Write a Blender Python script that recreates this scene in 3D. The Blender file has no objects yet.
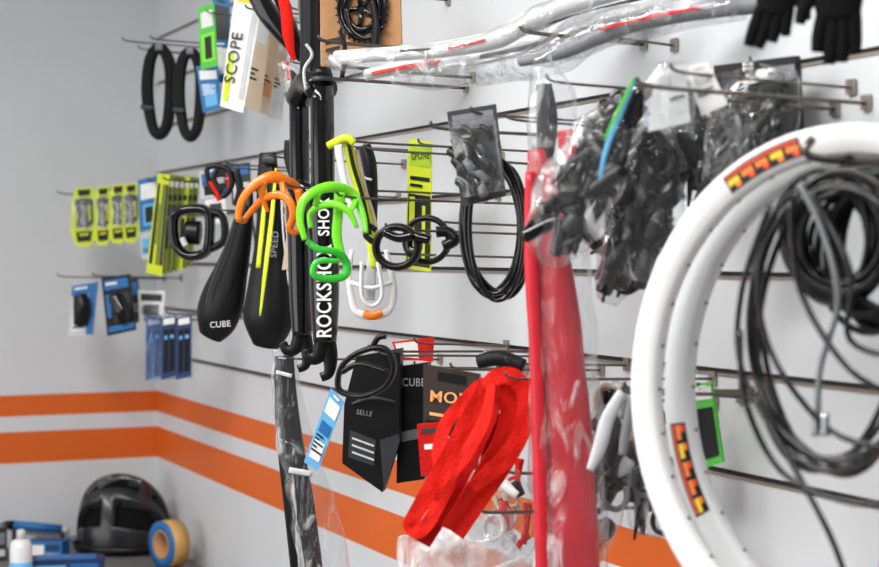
import bpy, math, random
from mathutils import Vector, noise, Matrix
random.seed(7)
sc = bpy.context.scene
try:
    sc.view_settings.view_transform = 'Standard'
    sc.view_settings.look = 'None'
except Exception: pass
# ---------------------------------------------------------------- survey (matched camera), metres
FPX = 1700.0; ANG = math.radians(23.8); D = 1.25; H = 1.65; HOR = 254.0
C = Vector((4.88, -D, H))
FW = Vector((-math.cos(ANG), math.sin(ANG), 0)); RT = Vector((math.sin(ANG), math.cos(ANG), 0)); Z = Vector((0, 0, 1))
def ray(px, py): return FW + RT*((px-439.5)/FPX) + Z*((HOR-py)/FPX)
def S(px, py, off):
    r = ray(px, py); return C + r*((D-off)/r.y)
class Pl:
    """vertical plane in the room: distance from the wall and heading relative to the wall"""
    def __init__(s, px, py, off, psi=66):
        s.O = S(px, py, off); a = math.radians(psi)
        s.u = Vector((math.cos(a), math.sin(a), 0)); s.n = Vector((math.sin(a), -math.cos(a), 0))
        s.s = (s.O-C).dot(FW)/FPX
    def at(s, px, py, l=0.0):
        r = ray(px, py); return C + r*((s.O+s.n*l-C).dot(s.n)/r.dot(s.n))
    def ps(s, pts): return [s.at(*p) for p in pts]
# ---------------------------------------------------------------- materials
def lin(c):
    return tuple(((v/255)/12.92 if v/255 <= .04045 else ((v/255+.055)/1.055)**2.4) for v in c)
MC = {}
def mat(name, rgb, rough=.5, metal=0, bump=.05, scale=40, var=.06, coat=0, spec=.5):
    if name in MC: return MC[name]
    m = bpy.data.materials.new(name); m.use_nodes = True
    nt = m.node_tree; b = nt.nodes['Principled BSDF']
    c = lin(rgb)
    tc = nt.nodes.new('ShaderNodeTexCoord'); n = nt.nodes.new('ShaderNodeTexNoise')
    n.inputs['Scale'].default_value = scale; n.inputs['Detail'].default_value = 4
    nt.links.new(tc.outputs['Object'], n.inputs['Vector'])
    r = nt.nodes.new('ShaderNodeValToRGB')
    r.color_ramp.elements[0].position = .3; r.color_ramp.elements[1].position = .7
    r.color_ramp.elements[0].color = tuple(v*(1-var) for v in c)+(1,)
    r.color_ramp.elements[1].color = tuple(min(1, v*(1+var)) for v in c)+(1,)
    nt.links.new(n.outputs['Fac'], r.inputs['Fac']); nt.links.new(r.outputs['Color'], b.inputs['Base Color'])
    b.inputs['Roughness'].default_value = rough; b.inputs['Metallic'].default_value = metal
    b.inputs['Coat Weight'].default_value = coat; b.inputs['Specular IOR Level'].default_value = spec
    if bump:
        bp = nt.nodes.new('ShaderNodeBump'); bp.inputs['Strength'].default_value = bump; bp.inputs['Distance'].default_value = .004
        nt.links.new(n.outputs['Fac'], bp.inputs['Height']); nt.links.new(bp.outputs['Normal'], b.inputs['Normal'])
    MC[name] = m; return m
def plastic(name, tint=(255, 255, 255), lo=.02, hi=.6, scale=30, rough=.12, f0=.58, f1=.75):
    m = bpy.data.materials.new(name); m.use_nodes = True; nt = m.node_tree
    b = nt.nodes['Principled BSDF']; out = nt.nodes['Material Output']
    b.inputs['Base Color'].default_value = lin(tint)+(1,); b.inputs['Roughness'].default_value = rough
    tr = nt.nodes.new('ShaderNodeBsdfTransparent'); tr.inputs['Color'].default_value = (.95, .96, .97, 1)
    mx = nt.nodes.new('ShaderNodeMixShader'); n = nt.nodes.new('ShaderNodeTexNoise'); tc = nt.nodes.new('ShaderNodeTexCoord')
    mp = nt.nodes.new('ShaderNodeMapping'); mp.inputs['Rotation'].default_value = (.4, .5, .3); mp.inputs['Scale'].default_value = (1, 1, .35)
    n.inputs['Scale'].default_value = scale; n.inputs['Detail'].default_value = 5; n.inputs['Distortion'].default_value = 1.2
    nt.links.new(tc.outputs['Object'], mp.inputs[0]); nt.links.new(mp.outputs[0], n.inputs['Vector'])
    mr = nt.nodes.new('ShaderNodeMapRange'); mr.inputs['From Min'].default_value = f0; mr.inputs['From Max'].default_value = f1
    mr.inputs['To Min'].default_value = lo; mr.inputs['To Max'].default_value = hi
    nt.links.new(n.outputs['Fac'], mr.inputs['Value']); nt.links.new(mr.outputs['Result'], mx.inputs['Fac'])
    bp = nt.nodes.new('ShaderNodeBump'); bp.inputs['Strength'].default_value = .8; bp.inputs['Distance'].default_value = .012
    nt.links.new(n.outputs['Fac'], bp.inputs['Height']); nt.links.new(bp.outputs['Normal'], b.inputs['Normal'])
    gl = nt.nodes.new('ShaderNodeBsdfGlossy'); gl.inputs['Roughness'].default_value = .07; nt.links.new(bp.outputs['Normal'], gl.inputs['Normal'])
    lw = nt.nodes.new('ShaderNodeLayerWeight'); lw.inputs['Blend'].default_value = .25; nt.links.new(bp.outputs['Normal'], lw.inputs['Normal'])
    mm = nt.nodes.new('ShaderNodeMath'); mm.operation = 'MULTIPLY_ADD'; mm.inputs[1].default_value = .4; mm.inputs[2].default_value = .04
    nt.links.new(lw.outputs['Fresnel'], mm.inputs[0])
    mg = nt.nodes.new('ShaderNodeMixShader'); nt.links.new(mm.outputs[0], mg.inputs[0])
    nt.links.new(tr.outputs[0], mg.inputs[1]); nt.links.new(gl.outputs[0], mg.inputs[2])
    nt.links.new(mg.outputs[0], mx.inputs[1]); nt.links.new(b.outputs[0], mx.inputs[2]); nt.links.new(mx.outputs[0], out.inputs[0])
    MC[name] = m; return m
BLK = mat('black_plastic', (7, 7, 9), .38, spec=.35)
GBL = mat('gloss_black', (4, 4, 6), .16, coat=.3, bump=0, spec=.4)
RUB = mat('rubber', (10, 10, 12), .6, bump=.3, scale=120, spec=.3)
FAB = mat('black_fabric', (9, 9, 11), .9, bump=.5, scale=200, spec=.2)
DGR = mat('dark_grey', (40, 42, 46), .5)
GRY = mat('mid_grey', (118, 121, 126), .5)
SIL = mat('slot_grey', (70, 66, 64), .6)
LGR = mat('light_grey', (195, 197, 200), .5)
WHT = mat('white_paint', (228, 228, 228), .3, bump=.01, var=.02)
WH2 = mat('white_paint_greyed', (206, 208, 210), .35, bump=.01, var=.02)  # slightly greyer white, sets the rear rim apart from the front one
WCD = mat('white_card', (235, 235, 232), .6)
RED = mat('red_fabric', (222, 34, 24), .85, bump=.5, scale=220, spec=.15)
RDD = mat('red_fabric_dark', (190, 24, 20), .85, bump=.5, scale=220, spec=.15)
RDF = mat('red_foam', (198, 24, 42), .4, bump=.12, scale=40, var=.1)
ORG = mat('orange_plastic', (240, 122, 18), .3)
NGR = mat('neon_green', (120, 225, 38), .3)
NG2 = mat('green_plastic', (55, 200, 55), .3)
NYL = mat('neon_yellow', (206, 220, 20), .45)
OLV = mat('olive_card', (110, 122, 25), .5)
GRN = mat('green_card', (80, 190, 60), .5)
BLU = mat('blue_card', (25, 105, 170), .5)
LBL = mat('light_blue_card', (100, 175, 222), .5)
DBL = mat('dark_blue', (22, 48, 95), .5)
BRN = mat('cardboard', (190, 140, 95), .8, bump=.2)
DBR = mat('brown_card', (44, 31, 26), .5)
TAN = mat('tan_tape', (200, 155, 88), .5)
BEI = mat('beige_card', (196, 176, 152), .6)
MET = mat('steel', (185, 187, 192), .3, metal=1, bump=0)
DMT = mat('dark_steel', (112, 104, 98), .35, metal=1, bump=0)
RAIL = mat('rail_metal', (172, 162, 152), .35, metal=.8, bump=0)
YEL = mat('yellow', (240, 205, 40), .5)
POR = mat('pale_orange', (245, 175, 105), .5)
ROR = mat('red_orange_decal', (225, 70, 30), .4)
HSH = mat('helmet_shell', (26, 26, 29), .28, bump=0, coat=.2)
CLR = plastic('clear_film')  # white noise streaks in the film colour stand in for sheen
CLD = plastic('cloudy_film', (240, 242, 244), .2, .75, 18, .3, .45, .7)
CLB = plastic('blue_blister', (70, 120, 185), .18, .4)
# ---------------------------------------------------------------- mesh builder
def cat(a, b, c, d, t):
    return .5*((2*b)+(c-a)*t+(2*a-5*b+4*c-d)*t*t+(3*b-a-3*c+d)*t*t*t)
def spline(p, k=6, closed=False):
    n = len(p); o = []
    if n < 3 and not closed:
        return [p[0]+(p[1]-p[0])*(i/k) for i in range(k+1)]
    for i in range(n if closed else n-1):
        if closed: q = [p[(i+j) % n] for j in (-1, 0, 1, 2)]
        else: q = [p[max(0, i-1)], p[i], p[i+1], p[min(n-1, i+2)]]
        for j in range(k): o.append(cat(*q, j/k))
    if not closed: o.append(p[-1])
    return o
class B:
    def __init__(s, name): s.name = name; s.v = []; s.f = []; s.m = []; s.fm = []; s.sm = []
    def add(s, vs, fs, mt, smooth=False):
        if mt not in s.m: s.m.append(mt)
        k = s.m.index(mt); o = len(s.v); s.v += [Vector(v) for v in vs]
        for f in fs: s.f.append([o+i for i in f]); s.fm.append(k); s.sm.append(smooth)
    def poly(s, pts, ex, mt):
        n = len(pts); h = ex*.5
        vs = [p-h for p in pts]+[p+h for p in pts]
        s.add(vs, [list(range(n))[::-1], list(range(n, 2*n))]+[[i, (i+1) % n, n+(i+1) % n, n+i] for i in range(n)], mt)
    def ppoly(s, P, pts, mt, th=.002, l=0): s.poly([P.at(x, y, l) for x, y in pts], P.n*th, mt)
    def card(s, P, q, mt, th=.002, l=0, panels=()):
        s.ppoly(P, q, mt, th, l)
        for i, (a, b, c, d, m2) in enumerate(panels):
            def bl(u, v):
                x = (1-v)*((1-u)*q[0][0]+u*q[1][0])+v*((1-u)*q[3][0]+u*q[2][0])
                y = (1-v)*((1-u)*q[0][1]+u*q[1][1])+v*((1-u)*q[3][1]+u*q[2][1])
                return x, y
            s.ppoly(P, [bl(a, b), bl(c, b), bl(c, d), bl(a, d)], m2, .0008, l+th/2+.0006+i*.0003)
    def tube(s, p, r, mt, n=10, closed=False, flat=1, N=None, k=6, nz=0, nsc=30, cap=True, square=False):
        rr = list(r) if isinstance(r, (list, tuple)) else [r]*len(p)
        P2 = spline(p, k, closed); R2 = spline(rr, k, closed); L = len(P2)
        vs = []; pN = None
        for i in range(L):
            if closed: T = P2[(i+1) % L]-P2[i-1]
            else: T = P2[min(L-1, i+1)]-P2[max(0, i-1)]
            if T.length < 1e-9: T = Z.copy()
            T.normalize()
            if N is not None: nn = N-T*N.dot(T)
            elif pN is None: nn = (Z if abs(T.z) < .9 else RT); nn = nn-T*nn.dot(T)
            else: nn = pN-T*pN.dot(T)
            if nn.length < 1e-5: nn = T.orthogonal()
            nn.normalize(); pN = nn; bb = T.cross(nn)
            for j in range(n):
                a = 2*math.pi*(j+(.5 if square else 0))/n
                ca, sa = math.cos(a), math.sin(a)
                q = P2[i]+bb*(ca*R2[i])+nn*(sa*R2[i]*flat)
                if nz: q = q+noise.noise_vector(q*nsc)*nz
                vs.append(q)
        fs = []
        for i in range(L if closed else L-1):
            for j in range(n):
                a = i*n+j; b = i*n+(j+1) % n; i2 = ((i+1) % L)*n
                fs.append([a, b, i2+(j+1) % n, i2+j])
        if cap and not closed: fs.append(list(range(n))[::-1]); fs.append([(L-1)*n+j for j in range(n)])
        s.add(vs, fs, mt, not square)
    def ptube(s, P, pts, rpx, mt, **kw):
        r = [x*P.s for x in rpx] if isinstance(rpx, (list, tuple)) else rpx*P.s
        kw.setdefault('N', P.n)
        s.tube(P.ps(pts), r, mt, **kw)
    def lathe(s, c, ax, prof, mt, n=40, closed=False):
        ax = ax.normalized(); e = ax.orthogonal().normalized(); g = ax.cross(e); vs = []
        for (r, h) in prof:
            for j in range(n):
                a = 2*math.pi*j/n; vs.append(c+ax*h+(e*math.cos(a)+g*math.sin(a))*r)
        L = len(prof); fs = []
        for i in range(L if closed else L-1):
            for j in range(n):
                i2 = (i+1) % L; fs.append([i*n+j, i*n+(j+1) % n, i2*n+(j+1) % n, i2*n+j])
        if not closed: fs += [list(range(n))[::-1], [(L-1)*n+j for j in range(n)]]
        s.add(vs, fs, mt, True)
    def box(s, lo, hi, mt):
        x0, y0, z0 = lo; x1, y1, z1 = hi
        s.add([(x0,y0,z0),(x1,y0,z0),(x1,y1,z0),(x0,y1,z0),(x0,y0,z1),(x1,y0,z1),(x1,y1,z1),(x0,y1,z1)],
              [[3,2,1,0],[4,5,6,7],[0,1,5,4],[1,2,6,5],[2,3,7,6],[3,0,4,7]], mt)
    def text(s, P, t, px, py, hpx, ang, mt, l=.004, sx=1.0, bold=.008):
        cu = bpy.data.curves.new('t', 'FONT'); cu.body = t; cu.resolution_u = 3; cu.offset = bold; cu.space_character = 1.06; ob = bpy.data.objects.new('t', cu)
        sc.collection.objects.link(ob); bpy.context.view_layer.update()
        me = ob.evaluated_get(bpy.context.evaluated_depsgraph_get()).to_mesh()
        a = math.radians(ang); dx = P.u*math.cos(a)+Z*math.sin(a); dy = -P.u*math.sin(a)+Z*math.cos(a)
        k = hpx*P.s/.7; O = P.at(px, py, l)
        vs = [O+dx*(v.co.x*k*sx)+dy*(v.co.y*k) for v in me.vertices]
        s.add(vs, [list(p.vertices) for p in me.polygons], mt)
        bpy.data.objects.remove(ob); bpy.data.curves.remove(cu)
    def done(s, origin=None):
        c = origin if origin is not None else sum(s.v, Vector())/len(s.v)
        me = bpy.data.meshes.new(s.name); me.from_pydata([v-c for v in s.v], [], s.f)
        for m in s.m: me.materials.append(m)
        me.polygons.foreach_set('material_index', s.fm); me.polygons.foreach_set('use_smooth', s.sm); me.update()
        o = bpy.data.objects.new(s.name, me); o.location = c; sc.collection.objects.link(o); return o
HK = B('display_hooks')
def hook(px, py, off, r=.0019, dz=0.01):
    p = S(px, py, off); b = HK
    b.tube([Vector((p.x, -.001, p.z-dz)), Vector((p.x, -off*.5, p.z-dz*.6)), Vector((p.x, -off*.93, p.z-.002)), Vector((p.x, -off, p.z+.007))], r, DMT, n=8)
    b.box((p.x-.008, -.005, p.z-dz-.008), (p.x+.008, -.002, p.z-dz+.010), RAIL)
# ---------------------------------------------------------------- room
def wallmat(name):
    m = mat(name, (208, 210, 213), .5, bump=.04, scale=6, var=.02); nt = m.node_tree; b = nt.nodes['Principled BSDF']
    src = b.inputs['Base Color'].links[0].from_socket
    g = nt.nodes.new('ShaderNodeNewGeometry'); sp = nt.nodes.new('ShaderNodeSeparateXYZ'); nt.links.new(g.outputs['Position'], sp.inputs[0])
    def band(z0, z1):
        a = nt.nodes.new('ShaderNodeMath'); a.operation = 'GREATER_THAN'; a.inputs[1].default_value = z0
        c = nt.nodes.new('ShaderNodeMath'); c.operation = 'LESS_THAN'; c.inputs[1].default_value = z1
        d = nt.nodes.new('ShaderNodeMath'); d.operation = 'MULTIPLY'
        nt.links.new(sp.outputs[2], a.inputs[0]); nt.links.new(sp.outputs[2], c.inputs[0])
        nt.links.new(a.outputs[0], d.inputs[0]); nt.links.new(c.outputs[0], d.inputs[1]); return d
    b1 = band(H-.459, H-.399); b2 = band(H-.592, H-.503)
    ad = nt.nodes.new('ShaderNodeMath'); ad.operation = 'ADD'; nt.links.new(b1.outputs[0], ad.inputs[0]); nt.links.new(b2.outputs[0], ad.inputs[1])
    mx = nt.nodes.new('ShaderNodeMix'); mx.data_type = 'RGBA'; nt.links.new(ad.outputs[0], mx.inputs[0])
    nt.links.new(src, mx.inputs[6]); mx.inputs[7].default_value = lin((214, 96, 20))+(1,)
    nt.links.new(mx.outputs[2], b.inputs['Base Color']); return m
WM = wallmat('painted_wall')
rz = [H+s*1.366 for s in (-.2095, -.113, -.019, .077, .173, .269, .365, .461, .557, .653, .75)]
w = B('wall_right'); zz = 0.0
for z in rz:
    w.box((0, 0, zz), (6.6, .02, z-.003), WM); zz = z+.003
w.box((0, 0, zz), (6.6, .02, 3), WM); w.box((0, .008, 0), (6.6, .1, 3), SIL); w.done(Vector((0, 0, 0)))
for i, z in enumerate(rz):
    t = B('trim_%d' % (i+1)); t.box((0.001, -.002, z-.0070), (6.6, .006, z-.0030), RAIL); t.done()
w = B('wall_back'); w.box((-.1, -4.5, 0), (0, .1, 3), WM); w.done(Vector((0, 0, 0)))
w = B('floor'); w.box((-.1, -4.5, -.1), (6.6, .1, 0), mat('floor_tile', (120, 118, 115), .4, scale=8)); w.done()
w = B('ceiling'); w.box((-.1, -4.5, 3), (6.6, .1, 3.1), mat('ceiling_paint', (190, 190, 190), .8)); w.done()
# ---------------------------------------------------------------- table and things on it
TZ = H-.827
def T(px, py, z=TZ):
    r = ray(px, py); return C+r*((z-H)/r.z)
b = B('work_table'); tb = mat('table_laminate', (110, 108, 108), .45)
b.box((.01, -2.2, TZ-.03), (.95, -.01, TZ), tb)
for x in (.05, .87):
    for y in (-2.15, -.07): b.box((x, y, 0), (x+.05, y+.05, TZ-.03), DGR)
b.done()
# helmet : stretched shell with long recessed vents between ribs
b = B('bicycle_helmet'); hc = T(124, 551); hc.z = TZ+.006; A, W2, HH = .130, .098, .195
def hp(u, v, k=1):
    th = u*math.pi/2
    x = math.sin(th)*A*k; c = max(0, math.cos(th))
    return hc+RT*x+FW*(math.sin(v)*W2*c**.8*k)+Z*(.014+max(0, math.cos(v))*HH*(c**.62)*k*(1-.10*u))
N1, N2 = 130, 120
def vent(u, v):
    q = v*4.6+.25*u; g = abs(math.sin(q)); row = int(math.floor(q/math.pi))
    s2 = abs(math.sin(u*3.0+(row % 2)*1.57+.5))
    d = max(0, min(1, (g-.5)*5))*max(0, min(1, (s2-.22)*5))
    if abs(u) > .88 or abs(v) > 1.32: d = 0
    return d
vs = []; dd = []
for i in range(N1+1):
    for j in range(N2+1):
        u = -1+2*i/N1; v = -math.pi/2+math.pi*j/N2; d = vent(u, v); dd.append(d); vs.append(hp(u, v, 1-.2*d))
f1 = []; f2 = []
for i in range(N1):
    for j in range(N2):
        q = [i*(N2+1)+j, i*(N2+1)+j+1, (i+1)*(N2+1)+j+1, (i+1)*(N2+1)+j]
        (f2 if sum(dd[a] for a in q) > 2.0 else f1).append(q)
b.add(vs, f1, HSH, True); b.add(vs, f2, FAB, True)
rim = [hc+RT*(math.cos(a)*A)+FW*(math.sin(a)*W2)+Z*.012 for a in [i*math.pi/8 for i in range(16)]]
b.tube(rim, .011, BLK, closed=True, k=3)
b.tube([hc-RT*A*.93-FW*.06+Z*.03, hc-RT*A*1.1+Z*.028, hc-RT*A*.93+FW*.06+Z*.03], .012, HSH, flat=.4, N=Z)
b.done()
b = B('tape_roll'); p = T(170, 567); ax = (-RT*.75-FW*.66).normalized(); R0 = .062; pc = Vector((p.x, p.y, TZ+R0))
b.lathe(pc, ax, [(R0, -.024), (R0, .024), (R0*.62, .024), (R0*.62, -.024)], TAN, closed=True)
b.lathe(pc, ax, [(R0*1.0, .024), (R0*1.0, .028), (R0*.55, .028), (R0*.55, .024)], BLU, closed=True)
b.lathe(pc, ax, [(R0*.62, -.026), (R0*.62, .029), (R0*.54, .029), (R0*.54, -.026)], BRN, closed=True)
b.done()
def tbox(name, px, py, w, d, h, m1, m2, rot=0, z=TZ, lbl=WCD):
    b = B(name); p = T(px, py, z); a = math.radians(rot); ux = RT*math.cos(a)+FW*math.sin(a); uy = FW*math.cos(a)-RT*math.sin(a)
    c = p+uy*d/2
    q = [c-ux*w/2-uy*d/2, c+ux*w/2-uy*d/2, c+ux*w/2+uy*d/2, c-ux*w/2+uy*d/2]
    b.poly([v+Z*h/2 for v in q], Z*h, m1)
    q2 = [c+(v-c)*.8 for v in q]; b.poly([v+Z*(h+.001) for v in q2], Z*.002, m2)
    for (x0, x1, y0, y1, mm) in ((.06, .5, .2, .8, lbl), (.56, .94, .5, .85, m2), (.56, .94, .15, .35, LGR)):
        b.poly([q[0]+ux*w*x0-uy*.001+Z*h*y0, q[0]+ux*w*x1-uy*.001+Z*h*y0, q[0]+ux*w*x1-uy*.001+Z*h*y1, q[0]+ux*w*x0-uy*.001+Z*h*y1], uy*.001, mm)
    b.done()
tbox('product_box', 66, 586, .18, .08, .065, DBL, BLU, 8, lbl=LBL)
tbox('product_box', 44, 560, .10, .06, .05, BLU, DBL, -8, lbl=WCD)
tbox('product_box', 122, 604, .15, .06, .05, LGR, WCD, 5)
tbox('product_box', -12, 562, .1, .08, .09, DGR, GRY, 20)
b = B('spray_can'); p = T(21, 592); p.z = TZ
b.lathe(p, Z, [(.026, 0), (.027, .004), (.027, .11), (.022, .125), (.012, .13)], WHT, 24); b.lathe(p, Z, [(.0275, .03), (.0275, .075)], LBL, 24)
b.lathe(p+Z*.128, Z, [(.011, 0), (.011, .022), (.007, .025)], LGR, 16); b.done()
b = B('mini_pump'); p0 = T(14, 547); p1 = T(62, 546)
b.tube([p0+Z*.062, p1+Z*.048], [.013, .012], BLU, n=16, k=2); b.tube([p0+Z*.063-RT*.05, p0+Z*.062], [.011, .013], BLK, n=16, k=2); b.tube([p1+Z*.048, p1+RT*.02+Z*.044], [.009, .008], LGR, n=12, k=2)
b.tube([p1+Z*.04, Vector((p1.x, p1.y, TZ))], .006, DGR); b.tube([p0+Z*.05, Vector((p0.x, p0.y, TZ))], .006, DGR); b.done()
b = B('yellow_screwdriver'); p = T(-8, 590)
b.tube([p+Z*.012, p+RT*.045+FW*.02+Z*.012], [.012, .01], YEL); b.tube([p+RT*.045+FW*.02+Z*.012, p+RT*.06+FW*.03+Z*.01], .003, MET); b.done()
# ---------------------------------------------------------------- upper left
def tire(cx, cy, w, h, off):
    P = Pl(cx, cy, off, 55); b = B('folded_tire')
    base = [(-.8, -.7), (-.3, -1), (.4, -.98), (.95, -.6), (1, 0), (.75, .7), (.2, 1), (-.45, .9), (-.85, .4), (-1, -.1)]
    for k, l in ((1, 0), (.78, .006), (.88, -.012), (.56, .004), (1.0, -.025), (.72, -.03)):
        b.ptube(P, [(cx+x*(w-3)*k, cy+y*(h-3)*(k*.3+.7), l) for x, y in base], 2.7, RUB, closed=True, flat=1.6)
    b.ptube(P, [(cx-w*1.0, cy+h*.3, .018), (cx-w*.5, cy+h*.33, .02), (cx-w*.35, cy+h*.3, .018)], 2.5, DGR, flat=.3)
    b.ptube(P, [(cx-w*.2, cy-h*.95, .02), (cx+w*.2, cy-h*.95, .02)], 4, GRY, flat=.3)
    b.done(); hook(cx-2, cy-h+6, off)
tire(159, 92, 18, 48, .17); tire(190, 95, 17, 47, .14)
for px, py, o in ((122, 40, .26), (150, 38, .22), (138, 48, .2)): hook(px, py, o)
def acard(name, q, m1, off, psi=60, panels=(), th=.002, hk=None, txt=None, prn=True, fn=None):
    cx = sum(p[0] for p in q)/4; cy = sum(p[1] for p in q)/4; P = Pl(cx, cy, off, psi); b = B(name)
    panels = list(panels)
    if prn:
        rs = random.Random(int(cx*7+cy))
        base = rs.uniform(.3, .6); ink = BLK if m1 in (WCD, LGR, NYL, BEI, LBL, GRN) else WCD
        for i in range(rs.randint(3, 5)):
            y = base+i*.05; panels.append((.12, y, rs.uniform(.4, .88), y+.022, ink))
        panels.append((.3, .03, .7, .06, WCD if ink is BLK else DGR))
    b.card(P, q, m1, th, 0, panels)
    if txt:
        for t in txt: b.text(P, *t)
    if fn: fn(b, P)
    b.done()
    if hk: hook(hk[0], hk[1], off+.01)
    return P
acard('tool_card', [(198, 8), (214, 2), (218, 66), (201, 70)], GRN, .20, panels=[(.15, .1, .85, .35, WCD), (.1, .45, .9, .9, NGR), (.3, .5, .7, .85, BLK)], hk=(206, 12), prn=False)
acard('tool_card', [(196, 66), (218, 66), (222, 108), (203, 113)], BLU, .17, panels=[(.1, .1, .9, .3, WCD), (.2, .4, .8, .9, LBL)])
acard('tool_card', [(212, -5), (230, 0), (232, 80), (216, 84)], BLU, .14, panels=[(.1, .1, .9, .5, DGR), (.1, .6, .9, .9, WCD)])
acard('sealant_card', [(236, -14), (264, -8), (243, 113), (220, 106)], WCD, .24, panels=[(.06, .55, .3, .95, NYL), (.7, .1, .9, .9, LGR), (.1, .02, .6, .12, YEL)], hk=(245, 8),
      txt=[('SCOPE', 234, 84, 11, 80, DGR, .004, 1.05)], prn=False)
acard('patch_card', [(256, 10), (272, 18), (260, 112), (243, 106)], BEI, .18, panels=[(.1, .1, .9, .3, LGR)], hk=(264, 18))
acard('patch_card', [(266, 25), (281, 34), (269, 116), (253, 110)], BEI, .15, panels=[(.1, .6, .9, .8, BRN)])
acard('patch_card', [(272, 40), (288, 48), (282, 122), (265, 116)], LGR, .12, panels=[(.1, .1, .9, .5, BEI)])
P = Pl(285, 30, .28, 60); b = B('red_black_saddle')
b.ptube(P, [(262, -14), (272, 8), (285, 30), (296, 48), (302, 60)], [18, 17, 13, 8, 4], GBL, flat=.35)
b.ptube(P, [(280, -10, .022), (286, 10, .022), (288, 32, .018), (291, 50, .012), (295, 60, .006)], [5, 6, 6, 4, 2], RED, flat=.4)
b.ptube(P, [(300, -14, .01), (300, 10, .0), (303, 36, -.01), (302, 56, -.01)], 2, MET); b.done(); hook(290, 8, .2)
P = Pl(293, 76, .24, 60); b = B('lever_parts_bag')
b.ptube(P, [(284, 60), (290, 78), (296, 95)], [7, 11, 8], CLR, nz=.004, nsc=40, flat=.5)
b.ptube(P, [(284, 66), (298, 72), (304, 84)], 3, LGR); b.ptube(P, [(288, 62), (290, 80)], 2.5, RED); b.ptube(P, [(292, 70), (298, 88)], 3, BLK); b.done(); hook(290, 62, .24)
P = Pl(360, 30, .2, 50); b = B('chainring_on_cardboard')
b.card(P, [(320, -22), (400, -30), (402, 44), (322, 68)], BRN, .006, 0, [(.05, .7, .3, .76, DBR), (.05, .8, .22, .84, DBR)])
for (cx, cy, r) in ((362, 8, 26), (362, 8, 19)):
    b.ptube(P, [(cx+math.cos(a)*r*.85, cy+math.sin(a)*r*1.15, .012) for a in [i*math.pi/8 for i in range(16)]], 3.4, GBL, closed=True, flat=.5)
for i in range(30):
    a = i*2*math.pi/30
    b.ptube(P, [(362+math.cos(a)*24*.9, 8+math.sin(a)*24*1.2, .012), (362+math.cos(a)*30*.9, 8+math.sin(a)*30*1.2, .012)], [1.8, .8], BLK, flat=.5, k=2)
for i in range(5):
    a = i*2*math.pi/5+.5
    b.ptube(P, [(362, 8, .012), (362+math.cos(a)*20*.85, 8+math.sin(a)*20*1.15, .012)], [3, 2.2], GBL, flat=.4, k=2)
b.ptube(P, [(372, 0, .02), (376, 25, .02), (374, 48, .02)], [3, 4, 5], BLK, flat=.6)
b.ptube(P, [(346, 8, .018), (352, 30, .018), (368, 38, .018), (384, 26, .018)], 2.2, GBL, flat=.6)
b.done(); hook(345, -12, .2)
# ---------------------------------------------------------------- handlebars
SLV = mat('satin_silver_white', (214, 214, 214), .4, bump=.01, var=.03)
P = Pl(490, 40, .22, 38)
b = B('wrapped_handlebar')
b.ptube(P, [(336, 58), (372, 55), (420, 52), (465, 46), (500, 38), (528, 22), (560, 8), (620, -10)], [7.5, 7.5, 8, 9, 10, 10, 9.5, 9], SLV, n=16)
b.ptube(P, [(331, 58), (336, 58)], [7.6, 7.6], DGR, n=16)
b.ptube(P, [(448, 48, .015), (485, 40, .016)], 1.6, RED, flat=.3)
b.ptube(P, [(400, 51, .0145), (430, 49, .0145)], 1.3, DGR, flat=.3)
b.ptube(P, [(330, 62, .003), (400, 62, .003), (470, 54, .003), (520, 36, .003), (560, 14, .003), (625, -8, .003)], [10, 14, 17, 18, 17, 14], CLR, n=20, nz=.007, nsc=24, k=9)
b.done()
P = Pl(490, 60, .17, 38); b = B('wrapped_handlebar')
b.ptube(P, [(366, 75), (410, 66), (470, 58), (530, 45), (575, 26), (620, 14), (690, 2), (740, -6)], [6, 7, 8, 9, 9.5, 9, 9, 9], SLV, n=16)
b.ptube(P, [(372, 74, .010), (410, 66, .012), (440, 62, .013)], 2.2, RED, flat=.5)
b.ptube(P, [(480, 57, .015), (530, 46, .017), (560, 34, .018)], 2.2, DGR, flat=.3)
b.ptube(P, [(395, 80), (430, 76), (500, 66), (560, 50), (600, 30), (660, 16), (740, 0)], [6, 14, 18, 21, 20, 17, 14], CLR, n=20, nz=.009, nsc=22, k=9)
b.done()
P = Pl(620, 20, .13, 30); b = B('handlebar')
b.ptube(P, [(520, 62), (560, 53), (600, 36), (640, 22), (700, 11), (780, 2)], [5, 7, 9, 9, 9, 9], GRY, n=16)
b.ptube(P, [(600, 29, .016), (650, 17, .016), (700, 8, .016)], 1.8, RED, flat=.4)
b.ptube(P, [(540, 62), (600, 36), (660, 20), (740, 6)], [9, 15, 16, 14], CLR, n=20, nz=.007, nsc=22, k=9); b.done()
for px, py, o in ((520, 30, .2), (345, 66, .24)): hook(px, py, o, .003)
hook(600, 34, .12)
def glove(cx, off, pts, palm):
    P = Pl(cx, 10, off, 45); b = B('cycling_glove')
    b.ptube(P, palm[0], palm[1], FAB, flat=.35, n=14)
    for pp, r in pts: b.ptube(P, pp, r, FAB, flat=.75)
    b.ptube(P, [(palm[0][0][0]-12, -18, .014), (palm[0][0][0]+12, -18, .014)], 4, DGR, flat=.3); b.done(); hook(cx, -18, off)
glove(778, .2, [([(762, 8), (754, 28), (748, 46)], [7, 6.5, 5]), ([(770, 10), (764, 32), (758, 48)], [7, 6.5, 5]), ([(779, 10), (775, 30), (772, 42)], [7, 6.5, 5]),
     ([(788, 8), (786, 24), (786, 36)], [6.5, 6, 4.5]), ([(796, -6), (804, 8), (806, 20)], [7, 6.5, 5])], ([(778, -24), (777, -5), (774, 14)], [20, 21, 17]))
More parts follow.
